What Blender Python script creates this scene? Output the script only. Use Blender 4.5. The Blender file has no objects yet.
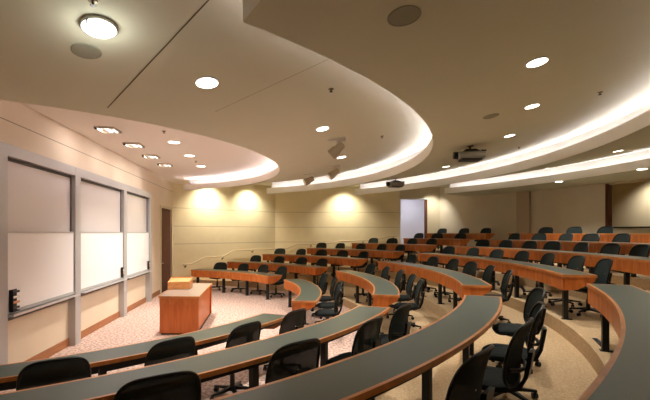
import bpy, bmesh, math, random
from mathutils import Vector, Matrix
random.seed(7)
S = bpy.context.scene
COL = S.collection
PI = math.pi
R_ = math.radians

# ------------------------------------------------------------------ helpers
def srgb(r, g, b):
    f = lambda c: c / 12.92 if c <= .04045 else ((c + .055) / 1.055) ** 2.4
    return (f(r / 255), f(g / 255), f(b / 255), 1)

def mat(name, col, rough=.6, spec=.4, metal=0, noise=0, nscale=40, bump=0, bscale=120, emit=None, es=0):
    m = bpy.data.materials.new(name); m.use_nodes = True
    nt = m.node_tree; b = nt.nodes['Principled BSDF']
    b.inputs['Base Color'].default_value = col
    b.inputs['Roughness'].default_value = rough
    b.inputs['Specular IOR Level'].default_value = spec
    b.inputs['Metallic'].default_value = metal
    tc = None
    if noise or bump:
        tc = nt.nodes.new('ShaderNodeTexCoord')
    if noise:
        n = nt.nodes.new('ShaderNodeTexNoise'); n.inputs['Scale'].default_value = nscale; n.inputs['Detail'].default_value = 4
        nt.links.new(tc.outputs['Object'], n.inputs['Vector'])
        mx = nt.nodes.new('ShaderNodeMix'); mx.data_type = 'RGBA'
        mx.inputs['A'].default_value = tuple(c * (1 - noise) for c in col[:3]) + (1,)
        mx.inputs['B'].default_value = tuple(min(1, c * (1 + noise)) for c in col[:3]) + (1,)
        nt.links.new(n.outputs['Fac'], mx.inputs['Factor'])
        nt.links.new(mx.outputs['Result'], b.inputs['Base Color'])
    if bump:
        n2 = nt.nodes.new('ShaderNodeTexNoise'); n2.inputs['Scale'].default_value = bscale
        nt.links.new(tc.outputs['Object'], n2.inputs['Vector'])
        bp = nt.nodes.new('ShaderNodeBump'); bp.inputs['Strength'].default_value = bump; bp.inputs['Distance'].default_value = .01
        nt.links.new(n2.outputs['Fac'], bp.inputs['Height']); nt.links.new(bp.outputs['Normal'], b.inputs['Normal'])
    if emit:
        b.inputs['Emission Color'].default_value = emit; b.inputs['Emission Strength'].default_value = es
    return m

def wood_mat(name, dark, light, scale=(3, 3, 30), rough=.35):
    m = bpy.data.materials.new(name); m.use_nodes = True
    nt = m.node_tree; b = nt.nodes['Principled BSDF']; b.inputs['Roughness'].default_value = rough
    tc = nt.nodes.new('ShaderNodeTexCoord'); mp = nt.nodes.new('ShaderNodeMapping'); mp.inputs['Scale'].default_value = scale
    n = nt.nodes.new('ShaderNodeTexNoise'); n.inputs['Scale'].default_value = 2.2; n.inputs['Detail'].default_value = 6; n.inputs['Distortion'].default_value = .6
    cr = nt.nodes.new('ShaderNodeValToRGB'); cr.color_ramp.elements[0].position = .3; cr.color_ramp.elements[1].position = .72
    cr.color_ramp.elements[0].color = dark; cr.color_ramp.elements[1].color = light
    nt.links.new(tc.outputs['Object'], mp.inputs['Vector']); nt.links.new(mp.outputs['Vector'], n.inputs['Vector'])
    nt.links.new(n.outputs['Fac'], cr.inputs['Fac']); nt.links.new(cr.outputs['Color'], b.inputs['Base Color'])
    return m

def carpet_mat(name, base, fleck_d, fleck_l, scale=42):
    m = bpy.data.materials.new(name); m.use_nodes = True
    nt = m.node_tree; b = nt.nodes['Principled BSDF']; b.inputs['Roughness'].default_value = .95; b.inputs['Specular IOR Level'].default_value = .1
    tc = nt.nodes.new('ShaderNodeTexCoord')
    v = nt.nodes.new('ShaderNodeTexNoise'); v.inputs['Scale'].default_value = scale; v.inputs['Detail'].default_value = 3; v.inputs['Roughness'].default_value = .7
    cr = nt.nodes.new('ShaderNodeValToRGB'); e = cr.color_ramp.elements
    e[0].position = .36; e[0].color = fleck_d; e[1].position = .64; e[1].color = fleck_l
    k = e.new(.5); k.color = base
    nt.links.new(tc.outputs['Object'], v.inputs['Vector']); nt.links.new(v.outputs['Fac'], cr.inputs['Fac'])
    nt.links.new(cr.outputs['Color'], b.inputs['Base Color'])
    bp = nt.nodes.new('ShaderNodeBump'); bp.inputs['Strength'].default_value = .4; bp.inputs['Distance'].default_value = .006
    nt.links.new(v.outputs['Fac'], bp.inputs['Height']); nt.links.new(bp.outputs['Normal'], b.inputs['Normal'])
    return m

def panel_wall_mat(name, col, lines, half=.012, dark=.62, noise=.05):
    """painted panels with thin horizontal reveals at the heights in lines (world Z)"""
    m = bpy.data.materials.new(name); m.use_nodes = True
    nt = m.node_tree; b = nt.nodes['Principled BSDF']; b.inputs['Roughness'].default_value = .75; b.inputs['Specular IOR Level'].default_value = .25
    g = nt.nodes.new('ShaderNodeNewGeometry'); sp = nt.nodes.new('ShaderNodeSeparateXYZ')
    nt.links.new(g.outputs['Position'], sp.inputs['Vector'])
    acc = None
    for z in lines:
        c = nt.nodes.new('ShaderNodeMath'); c.operation = 'COMPARE'; c.inputs[1].default_value = z; c.inputs[2].default_value = half
        nt.links.new(sp.outputs['Z'], c.inputs[0])
        if acc is None: acc = c.outputs[0]
        else:
            mx_ = nt.nodes.new('ShaderNodeMath'); mx_.operation = 'MAXIMUM'
            nt.links.new(acc, mx_.inputs[0]); nt.links.new(c.outputs[0], mx_.inputs[1]); acc = mx_.outputs[0]
    n = nt.nodes.new('ShaderNodeTexNoise'); n.inputs['Scale'].default_value = 3
    nt.links.new(g.outputs['Position'], n.inputs['Vector'])
    m0 = nt.nodes.new('ShaderNodeMix'); m0.data_type = 'RGBA'
    m0.inputs['A'].default_value = tuple(c * (1 - noise) for c in col[:3]) + (1,); m0.inputs['B'].default_value = tuple(min(1, c * (1 + noise)) for c in col[:3]) + (1,)
    nt.links.new(n.outputs['Fac'], m0.inputs['Factor'])
    m1 = nt.nodes.new('ShaderNodeMix'); m1.data_type = 'RGBA'
    m1.inputs['B'].default_value = tuple(c * dark for c in col[:3]) + (1,)
    nt.links.new(m0.outputs['Result'], m1.inputs['A'])
    if acc is not None: nt.links.new(acc, m1.inputs['Factor'])
    else: m1.inputs['Factor'].default_value = 0
    nt.links.new(m1.outputs['Result'], b.inputs['Base Color'])
    return m

def emit_mat(name, col, s):
    m = bpy.data.materials.new(name); m.use_nodes = True
    nt = m.node_tree; nt.nodes.clear()
    o = nt.nodes.new('ShaderNodeOutputMaterial'); e = nt.nodes.new('ShaderNodeEmission')
    e.inputs['Color'].default_value = col; e.inputs['Strength'].default_value = s
    nt.links.new(e.outputs[0], o.inputs[0]); return m

def mesh_fabric(name, col):
    m = bpy.data.materials.new(name); m.use_nodes = True
    nt = m.node_tree; b = nt.nodes['Principled BSDF']; b.inputs['Base Color'].default_value = col; b.inputs['Roughness'].default_value = .8; b.inputs['Specular IOR Level'].default_value = .15
    t = nt.nodes.new('ShaderNodeBsdfTransparent'); mx = nt.nodes.new('ShaderNodeMixShader'); mx.inputs[0].default_value = .02
    out = nt.nodes['Material Output']
    nt.links.new(b.outputs[0], mx.inputs[1]); nt.links.new(t.outputs[0], mx.inputs[2]); nt.links.new(mx.outputs[0], out.inputs[0])
    return m

M = {}
M['ceil'] = mat('ceiling_paint', (.71, .715, .575, 1), .85, .2, noise=.03, nscale=2)
M['cove'] = mat('cove_dimmed_paint', (.36, .345, .315, 1), .7, .2)  # cream band paint darkened so it reads dimmer beside the tube
M['lip'] = mat('cove_lip_paint', (.88, .84, .75, 1), .75, .2)
M['wallcream'] = panel_wall_mat('cream_wall_panels', (.80, .71, .49, 1), (1.61, 2.30, 3.00))
M['wallfront'] = panel_wall_mat('front_wall_panels', (.72, .61, .47, 1), (3.595,), .008, .45)
M['wallback'] = panel_wall_mat('taupe_fabric_wall', (.64, .57, .44, 1), ())
M['wallplain'] = mat('plain_cream_wall', (.62, .54, .38, 1), .8, .2)
M['carpet'] = carpet_mat('speckled_pink_beige_carpet', (.52, .37, .31, 1), (.27, .17, .15, 1), (.72, .57, .49, 1), 22)
M['carpet2'] = carpet_mat('tan_carpet', (.47, .335, .195, 1), (.40, .27, .15, 1), (.55, .41, .26, 1), 40)
M['wood'] = wood_mat('cherry_veneer', (.36, .085, .014, 1), (.62, .18, .036, 1), (5, 5, 1.2))
M['woodedge'] = wood_mat('cherry_edge', (.42, .14, .035, 1), (.62, .24, .07, 1), (4, 4, 4), .3)
M['woodv'] = wood_mat('cherry_vertical_grain', (.42, .095, .016, 1), (.58, .155, .032, 1), (9, 9, .8), .4)
M['woodlight'] = wood_mat('light_cherry', (.55, .22, .07, 1), (.68, .31, .11, 1), (4, 4, 10), .4)
M['doorwood'] = wood_mat('dark_walnut_door', (.06, .017, .006, 1), (.15, .045, .015, 1), (9, 9, .7), .9)
M['basewood'] = wood_mat('wood_baseboard', (.28, .10, .035, 1), (.42, .17, .06, 1), (1, 1, 12), .45)
M['lam'] = mat('grey_green_laminate', (.046, .070, .060, 1), .36, .36, noise=.18, nscale=90)
M['black'] = mat('black_painted_steel', (.008, .009, .009, 1), .45, .4)
M['chair'] = mat('black_chair_plastic', (.004, .006, .006, 1), .4, .3)
M['seat'] = mat('charcoal_seat_fabric', (.007, .011, .011, 1), .75, .2, bump=.3, bscale=300)
M['mesh'] = mesh_fabric('chair_back_mesh', (.014, .023, .023, 1))
M['alu'] = mat('grey_aluminium_frame', (.46, .45, .445, 1), .45, .4, .2)
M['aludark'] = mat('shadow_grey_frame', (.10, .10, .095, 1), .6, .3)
M['tray'] = mat('pale_aluminium_tray', (.62, .61, .60, 1), .35, .5, .3)
M['board'] = mat('white_markerboard', (.88, .87, .87, 1), .28, .5)
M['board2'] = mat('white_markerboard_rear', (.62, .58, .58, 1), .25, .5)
M['white'] = mat('white_trim', (.75, .73, .68, 1), .5, .3)
M['spk'] = mat('speaker_grille', (.36, .36, .28, 1), .8, .2, noise=.3, nscale=400)
M['projector'] = mat('projector_grey', (.33, .33, .29, 1), .45, .4)
M['projdark'] = mat('projector_black', (.012, .012, .012, 1), .4, .4)
M['spot'] = mat('spot_head_beige', (.48, .41, .30, 1), .5, .4)
M['rail'] = mat('beige_handrail', (.60, .48, .32, 1), .4, .4)
M['brass'] = mat('bracket_bronze', (.25, .19, .11, 1), .4, .4, .5)
M['nickel'] = mat('satin_nickel', (.5, .48, .44, 1), .3, .5, .8)
M['lens'] = emit_mat('downlight_lens', (1, .93, .80, 1), 9)
M['lensdim'] = emit_mat('downlight_lens_dim', (1, .90, .74, 1), 2.5)
M['dome'] = emit_mat('dome_glass', (.93, 1, .97, 1), 9)
M['cool'] = emit_mat('corridor_fill_glow', (.86, .87, 1, 1), 14)
M['covelamp'] = emit_mat('cove_tube', (1, .91, 1, 1), 29)
M['wash'] = emit_mat('washer_tube', (1, .92, .86, 1), 1.5)
M['joint'] = mat('dark_joint', (.16, .13, .085, 1), .9, .1)
M['corr'] = mat('corridor_white', (.80, .80, .84, 1), .8, .2)
M['booth'] = mat('booth_beige', (.62, .53, .36, 1), .8, .2)
M['red'] = mat('marker_red', (.5, .05, .03, 1), .4, .4)
M['green'] = mat('marker_green', (.03, .25, .08, 1), .4, .4)

class MB:
    """collects shapes into one mesh"""
    def __init__(s): s.bm = bmesh.new()
    def face(s, pts):
        return s.bm.faces.new([s.bm.verts.new(p) for p in pts])
    def hexa(s, p):          # 8 points: bottom 4 ccw, top 4 ccw
        v = [s.bm.verts.new(q) for q in p]
        for f in ((3, 2, 1, 0), (4, 5, 6, 7), (0, 1, 5, 4), (1, 2, 6, 5), (2, 3, 7, 6), (3, 0, 4, 7)):
            s.bm.faces.new([v[i] for i in f])
    def box(s, x0, x1, y0, y1, z0, z1, mtx=None):
        p = [(x0, y0, z0), (x1, y0, z0), (x1, y1, z0), (x0, y1, z0), (x0, y0, z1), (x1, y0, z1), (x1, y1, z1), (x0, y1, z1)]
        if mtx: p = [mtx @ Vector(q) for q in p]
        s.hexa(p)
    def prism(s, poly, z0, z1):
        n = len(poly)
        a = [s.bm.verts.new((x, y, z0)) for x, y in poly]; b = [s.bm.verts.new((x, y, z1)) for x, y in poly]
        s.bm.faces.new(a[::-1]); s.bm.faces.new(b)
        for i in range(n): s.bm.faces.new((a[i], a[(i + 1) % n], b[(i + 1) % n], b[i]))
    def grid(s, rows, close_u=False, close_v=False):
        v = [[s.bm.verts.new(p) for p in r] for r in rows]
        nu, nv = len(v), len(v[0])
        for i in range(nu if close_u else nu - 1):
            for j in range(nv if close_v else nv - 1):
                a, b, c, d = v[i][j], v[(i + 1) % nu][j], v[(i + 1) % nu][(j + 1) % nv], v[i][(j + 1) % nv]
                try: s.bm.faces.new((a, b, c, d))
                except ValueError: pass
        return v
    def loft(s, rings):      # closed rings, capped
        v = s.grid(rings, False, True)
        s.bm.faces.new(v[0][::-1]); s.bm.faces.new(v[-1])
    def cyl(s, a, b, r0, r1=None, n=12):
        a, b = Vector(a), Vector(b); r1 = r0 if r1 is None else r1
        d = (b - a).normalized(); u = d.orthogonal().normalized(); w = d.cross(u)
        ring = lambda c, r: [c + (u * math.cos(2 * PI * i / n) + w * math.sin(2 * PI * i / n)) * r for i in range(n)]
        s.loft([ring(a, r0), ring(b, r1)])
    def tube(s, pts, r, n=8, closed=False):
        pts = [Vector(p) for p in pts]; rings = []
        m = len(pts); prev = None
        for i, p in enumerate(pts):
            if closed: d = (pts[(i + 1) % m] - pts[i - 1]).normalized()
            else: d = (pts[min(i + 1, m - 1)] - pts[max(i - 1, 0)]).normalized()
            u = d.orthogonal().normalized() if prev is None else (prev - d * prev.dot(d)).normalized()
            prev = u; w = d.cross(u)
            rr = r[i] if isinstance(r, (list, tuple)) else r
            rings.append([p + (u * math.cos(2 * PI * k / n) + w * math.sin(2 * PI * k / n)) * rr for k in range(n)])
        if closed: s.grid(rings, True, True)
        else: s.loft(rings)
    def lathe(s, prof, c=(0, 0, 0), n=24, axis=None):   # prof: (r,z)
        c = Vector(c); rot = Vector((0, 0, 1)).rotation_difference(Vector(axis)).to_matrix() if axis else Matrix.Identity(3)
        rings = [[c + rot @ Vector((max(r, 1e-4) * math.cos(2 * PI * k / n), max(r, 1e-4) * math.sin(2 * PI * k / n), z)) for k in range(n)] for r, z in prof]
        s.loft(rings)
    def mesh(s, name, m, smooth=False):
        bmesh.ops.recalc_face_normals(s.bm, faces=s.bm.faces)
        me = bpy.data.meshes.new(name); s.bm.to_mesh(me); s.bm.free()
        me.materials.append(m)
        if smooth:
            for p in me.polygons: p.use_smooth = True
        return me

def link(name, me, parent=None, loc=None):
    o = bpy.data.objects.new(name, me); COL.objects.link(o)
    if parent: o.parent = parent
    if loc: o.location = loc
    return o
def obj(name, mb, m, parent=None, smooth=False, loc=None, bevel=0, origin=None):
    me = mb.mesh(name, m, smooth)
    if origin is not None: me.transform(Matrix.Translation(-Vector(origin)))
    o = link(name, me, parent, loc if loc else (origin if (origin is not None and parent is None) else None))
    if bevel:
        b = o.modifiers.new('bevel', 'BEVEL'); b.width = bevel; b.segments = 2; b.limit_method = 'ANGLE'
    if smooth:
        e = o.modifiers.new('split', 'EDGE_SPLIT'); e.split_angle = R_(38)
    return o
def tag(o, label=None, cat=None, group=None, kind=None):
    if label: o['label'] = label
    if cat: o['category'] = cat
    if group: o['group'] = group
    if kind: o['kind'] = kind
    return o
def thing(name, label, cat, loc=(0, 0, 0), rz=0, group=None):
    o = bpy.data.objects.new(name, None); COL.objects.link(o); o.location = loc; o.rotation_euler = (0, 0, rz)
    o.empty_display_size = .1
    return tag(o, label, cat, group)
def struct(name, mb, m, parent=None, smooth=False, bevel=0):
    o = obj(name, mb, m, parent, smooth, bevel=bevel)
    if not parent: o['kind'] = 'structure'
    return o
def copy_tree(o, parent=None):
    c = o.copy(); COL.objects.link(c)
    if parent: c.parent = parent
    for ch in list(o.children): copy_tree(ch, c)
    return c

# ------------------------------------------------------------------ plan
EYE = 2.04
C = Vector((-6.45, 9.012))                                   # centre of the seating arcs
RR = [5.895, 7.455, 8.980, 10.478, 11.851, 13.092, 14.35]     # front edge of each desk row
ZD = [z + EYE for z in (-1.300, -1.106, -.880, -.654, -.440, -.228, -.018)]   # desk tops
ZF = [z - .74 for z in ZD]                                   # tier floors
ZF[0] = 0.0
W = .485
def pol(r, deg, c=C): return Vector((c.x + r * math.cos(R_(deg)), c.y + r * math.sin(R_(deg))))
FW = lambda d: -3.60 - .138 * d                               # front wall plane
ROOM = [Vector(p) for p in ((FW(-1.0), -1.0), (10.4, -1.0), (10.4, 5.5), (9.85, 11.6), (8.0, 16.2), (5.4, 19.6), (-2.32, 19.37), (-5.79, 15.9))]
def inside(p):
    n = 0; m = len(ROOM); j = m - 1; c = False
    for i in range(m):
        a, b = ROOM[i], ROOM[j]
        if (a.y > p.y) != (b.y > p.y) and p.x < (b.x - a.x) * (p.y - a.y) / (b.y - a.y) + a.x: c = not c
        j = i
    return c
def th_range(r, c=C):
    t = 5.0
    while t < 140 and inside(pol(r, t + .1, c)): t += .1
    u = 5.0
    while u > -140 and inside(pol(r, u - .1, c)): u -= .1
    return u, t
def ray_out(deg, c=C):
    """distance from c to the far side of the room along deg"""
    d = Vector((math.cos(R_(deg)), math.sin(R_(deg)))); best = 0
    for i in range(len(ROOM)):
        a, b = ROOM[i - 1], ROOM[i]; e = b - a
        den = d.x * e.y - d.y * e.x
        if abs(den) < 1e-9: continue
        w = a - c
        t = (w.x * e.y - w.y * e.x) / den; s = (w.x * d.y - w.y * d.x) / den
        if t > 0 and -1e-6 <= s <= 1 + 1e-6: best = max(best, t)
    return best

# ------------------------------------------------------------------ floor and tiers
mb = MB(); mb.prism([(p.x, p.y) for p in ROOM], -.12, 0.0)
struct('floor', mb, M['carpet'])
NSEG = 72
for k in range(1, 7):
    r0 = RR[k] - .01
    z0, z1 = 0.0 if k == 1 else ZF[k - 1] , ZF[k]
    mb = MB()
    if k < 6:
        rs = [r0 + (RR[k + 1] - .01 - r0) * i / 4 for i in range(5)]
        R = [th_range(r) for r in rs]
        cols = [[pol(r, a + (b - a) * j / NSEG) for j in range(NSEG + 1)] for r, (a, b) in zip(rs, R)]
    else:
        a, b = th_range(r0)
        cols = [[], [], []]
        for j in range(NSEG + 1):
            t = a + (b - a) * j / NSEG; ro = max(r0 + .01, ray_out(t))
            for i in range(3): cols[i].append(pol(r0 + (ro - r0) * i / 2, t))
    zb = 0.0
    rows = [[(p.x, p.y, zb) for p in cols[0]]] + [[(p.x, p.y, z1) for p in c] for c in cols] + [[(p.x, p.y, zb) for p in cols[-1]]]
    v = mb.grid(rows)
    struct('floor_tier', mb, M['carpet2'])

# ------------------------------------------------------------------ walls
CZ = 4.19
def wall_seg(mb, a, b, z0, z1, t=.12):
    a, b = Vector(a), Vector(b); d = (b - a).normalized(); n = Vector((d.y, -d.x))      # outward for ccw room
    mb.prism([(a.x, a.y), (b.x, b.y), (b.x + n.x * t, b.y + n.y * t), (a.x + n.x * t, a.y + n.y * t)], z0, z1)
P = ROOM
# front wall with a door opening
DR0, DR1, DRT = 14.02, 15.62, 2.93
fw = lambda d, off=0: Vector((FW(d) + off, d))
mb = MB()
wall_seg(mb, fw(DR0), fw(-1.0), -.1, CZ)
wall_seg(mb, fw(15.9), fw(DR1), -.1, CZ)
wall_seg(mb, fw(DR1), fw(DR0), DRT, CZ)
struct('wall_front', mb, M['wallfront'])
mb = MB(); wall_seg(mb, P[6], P[7], -.1, CZ)
struct('wall_side', mb, M['wallcream'])
# wall with the far doorway
ed = lambda x: Vector((x, P[5].y + (P[6].y - P[5].y) * (P[5].x - x) / (P[5].x - P[6].x)))
OX0, OX1 = 3.50, 4.80
DTOP = 1.57 + EYE
mb = MB(); wall_seg(mb, ed(OX0), P[6], -.1, CZ); struct('wall_far', mb, M['wallcream'])
mb = MB()
wall_seg(mb, P[5], ed(OX1), -.1, CZ)
wall_seg(mb, ed(OX1), ed(OX0), DTOP, CZ); wall_seg(mb, ed(OX1), ed(OX0), -.1, ZF[6])
struct('wall_far_doorway', mb, M['wallplain'])
# back wall with the booth opening
a, b = P[4], P[5]
mb = MB(); wall_seg(mb, P[4], P[5], -.1, CZ); struct('wall_back', mb, M['wallback'])
e3 = P[3] - P[4]; L3 = e3.length; e3n = e3.normalized(); n3 = Vector((-e3n.y, e3n.x))     # along the wall towards the camera / outward
def bw(s, off=0): return P[4] + e3n * s + n3 * off
# where the booth opening starts along this wall
BS0, BS1, BZ0, BZ1 = 2.94, 4.93, 2.23, 3.62
mb = MB()
wall_seg(mb, bw(BS0), bw(0), -.1, CZ)
wall_seg(mb, bw(L3), bw(BS1), -.1, CZ)
wall_seg(mb, bw(BS1), bw(BS0), -.1, BZ0); wall_seg(mb, bw(BS1), bw(BS0), BZ1, CZ)
struct('wall_back_booth', mb, M['wallback'])
mb = MB(); wall_seg(mb, P[2], P[3], -.1, CZ); wall_seg(mb, P[1], P[2], -.1, CZ); struct('wall_rear', mb, M['wallback'])
mb = MB(); wall_seg(mb, P[0], P[1], -.1, CZ); struct('wall_near', mb, M['wallplain'])
# pale column strip between the two back wall fabrics
mb = MB()
q = P[4]; d45 = (P[5] - P[4]).normalized()
mb.prism([tuple(q + d45 * .0), tuple(q + d45 * .52), tuple(q + d45 * .52 + Vector((-.07, -.05))), tuple(q + d45 * .0 + Vector((-.07, -.05)))], ZF[6], CZ)
struct('trim_1', mb, mat('pale_taupe_pilaster', (.50, .40, .30, 1), .8, .2))

# baseboard under the whiteboards
mb = MB()
mb.prism([tuple(fw(13.9)), tuple(fw(-.95)), tuple(fw(-.95, .02)), tuple(fw(13.9, .02))], 0.0, .14)
struct('baseboard_front', mb, M['basewood'])
mb = MB()
d67 = (P[7] - P[6]).normalized(); n67 = Vector((-d67.y, d67.x))
mb.prism([tuple(P[7] - d67 * .2), tuple(P[6]), tuple(P[6] + n67 * .02), tuple(P[7] - d67 * .2 + n67 * .02)], 0.0, .14)
struct('baseboard_side', mb, M['wallplain'])

# door_1: dark wood door in the front wall
uw = (fw(1) - fw(0)).normalized(); nw = Vector((uw.y, -uw.x))           # along wall / into the room
LD = (fw(DR1) - fw(DR0)).length
def wbox(mb, s0, s1, o0, o1, z0, z1):
    """box on the front wall: s along it from DR0-based d value, o out into the room"""
    a = fw(s0); b = fw(s1)
    mb.prism([tuple(a + nw * o0), tuple(b + nw * o0), tuple(b + nw * o1), tuple(a + nw * o1)][::-1], z0, z1)
dr = bpy.data.objects.new('door_1', None); COL.objects.link(dr); dr['kind'] = 'structure'
mb = MB(); wbox(mb, DR0 + .03, DR1 - .03, -.09, -.04, .005, DRT - .03); obj('door_leaf', mb, M['doorwood'], dr)
mb = MB()
wbox(mb, DR0 - .07, DR0 + .03, -.11, .025, 0, DRT + .05); wbox(mb, DR1 - .03, DR1 + .05, -.11, .025, 0, DRT + .05); wbox(mb, DR0 + .03, DR1 - .03, -.11, .025, DRT - .03, DRT + .05)
obj('door_frame', mb, M['wallplain'], dr)
mb = MB(); p0 = fw(DR0 + .16); 
mb.cyl((p0.x + nw.x * -.04, p0.y + nw.y * -.04, 1.0), (p0.x + nw.x * .03, p0.y + nw.y * .03, 1.0), .014)
p1 = fw(DR0 + .3); mb.cyl((p0.x + nw.x * .02, p0.y + nw.y * .02, 1.0), (p1.x + nw.x * .02, p1.y + nw.y * .02, 1.0), .011)
obj('door_handle', mb, M['nickel'], dr)

# door_2: far doorway into a bright corridor
d2 = bpy.data.objects.new('door_2', None); COL.objects.link(d2); d2['kind'] = 'structure'
yb = ed(4).y
mb = MB(); mb.box(OX1 - .10, OX1 + .0, yb - .03, yb + .16, ZF[6], DTOP); obj('door_jamb', mb, M['doorwood'], d2)
mb = MB(); mb.box(OX0 - .02, OX1 + .06, yb - .05, yb + .10, DTOP, DTOP + .06); obj('door_head', mb, M['white'], d2)
mb = MB(); mb.box(OX0 - .01, OX0 + .05, yb - .03, yb + .16, ZF[6], DTOP); obj('door_jamb', mb, M['white'], d2)
# corridor behind
mb = MB()
cx0, cx1, cy0, cy1, cz0, cz1 = OX0 - .6, OX1 + .6, yb + .14, yb + 1.9, ZF[6], DTOP + .25
mb.box(cx0, cx1, cy1, cy1 + .08, cz0, cz1); mb.box(cx0 - .08, cx0, cy0, cy1, cz0, cz1); mb.box(cx1, cx1 + .08, cy0, cy1, cz0, cz1)
struct('wall_corridor', mb, M['corr'])
mb = MB(); mb.box(cx0, cx1, cy0 - .02, cy1, cz1, cz1 + .08); struct('ceiling_corridor', mb, M['corr'])
mb = MB(); mb.box(cx0, cx1, cy0 - .02, cy1, cz0 - .1, cz0); struct('floor_corridor', mb, M['carpet2'])
mb = MB(); mb.box(OX0 + .1, OX1 - .2, cy0 + .5, cy0 + .8, cz1 - .05, cz1 - .002)  # glowing panel added out of view to brighten the doorway
tag(obj('corridor_fill_light', mb, M['cool']), 'unseen cool white panel added to light the corridor beyond the far doorway', 'ceiling light')

# window_1: projection booth window
w1 = bpy.data.objects.new('window_1', None); COL.objects.link(w1); w1['kind'] = 'structure'
def bwb(mb, s0, s1, o0, o1, z0, z1):
    mb.prism([tuple(bw(s0, o0)), tuple(bw(s1, o0)), tuple(bw(s1, o1)), tuple(bw(s0, o1))], z0, z1)
mb = MB(); bwb(mb, BS0 - .0, BS0 + .10, -.04, .14, BZ0, BZ1); obj('window_jamb', mb, M['doorwood'], w1)
mb = MB(); bwb(mb, BS0 - .02, BS1 + .02, -.06, .16, BZ0 - .05, BZ0); obj('window_sill', mb, M['black'], w1)
mb = MB(); bwb(mb, BS0, BS1, -.02, .14, BZ1 - .03, BZ1); obj('window_head', mb, M['wallplain'], w1)
mb = MB()
bwb(mb, BS0 - 2.4, BS1 + .5, 1.9, 1.98, 1.2, CZ); bwb(mb, BS0 - 2.48, BS0 - 2.4, .13, 1.98, 1.2, CZ); bwb(mb, BS1 + .5, BS1 + .58, .13, 1.98, 1.2, CZ)
struct('wall_booth', mb, M['booth'])
mb = MB(); bwb(mb, BS0 - 2.4, BS1 + .5, .125, 1.9, 1.12, 1.2); struct('floor_booth', mb, M['carpet2'])
mb = MB(); bwb(mb, BS0 - 2.48, BS1 + .58, .125, 1.98, CZ - .3, CZ - .2); struct('ceiling_booth', mb, M['booth'])

# ------------------------------------------------------------------ ceiling
mb = MB(); mb.prism([(p.x, p.y) for p in ROOM], CZ, CZ + .12); struct('ceiling', mb, M['ceil'])
ZLS = [1.50 + EYE] + [1.62 + EYE] * 3            # undersides of the cove lips
ZU = CZ                                          # high side of each sloping ring
RING = [                                         # centre, lip radius, near angle, far angle
    (Vector((-6.44, 9.31)), 5.39, -99, 73.9),
    (Vector((-6.39, 9.57)), 8.59, -47.9, 62.4),
    (Vector((-6.32, 9.01)), 11.53, -50., 48.9),
    (Vector((-5.91, 8.26)), 14.10, -40., 39.6)]
BACK = .40                                       # trough depth behind a lip
STZ = 3.93                                       # stage ceiling
RISE = [.072, .064, .07, 0]
LIPH = [.18, .23, .23, .23]
def ring_z(k, p):
    c, r = RING[k][0], RING[k][1]
    ZL = ZLS[k]
    if k == 3: return ZL
    c2, r2 = RING[k + 1][0], RING[k + 1][1] + BACK
    t0 = (p - c).length - r; t1 = r2 - (p - c2).length
    t = max(0, min(1, t0 / max(1e-6, t0 + t1)))
    return ZL + (ZU - ZL) * t
NR = 120
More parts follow.
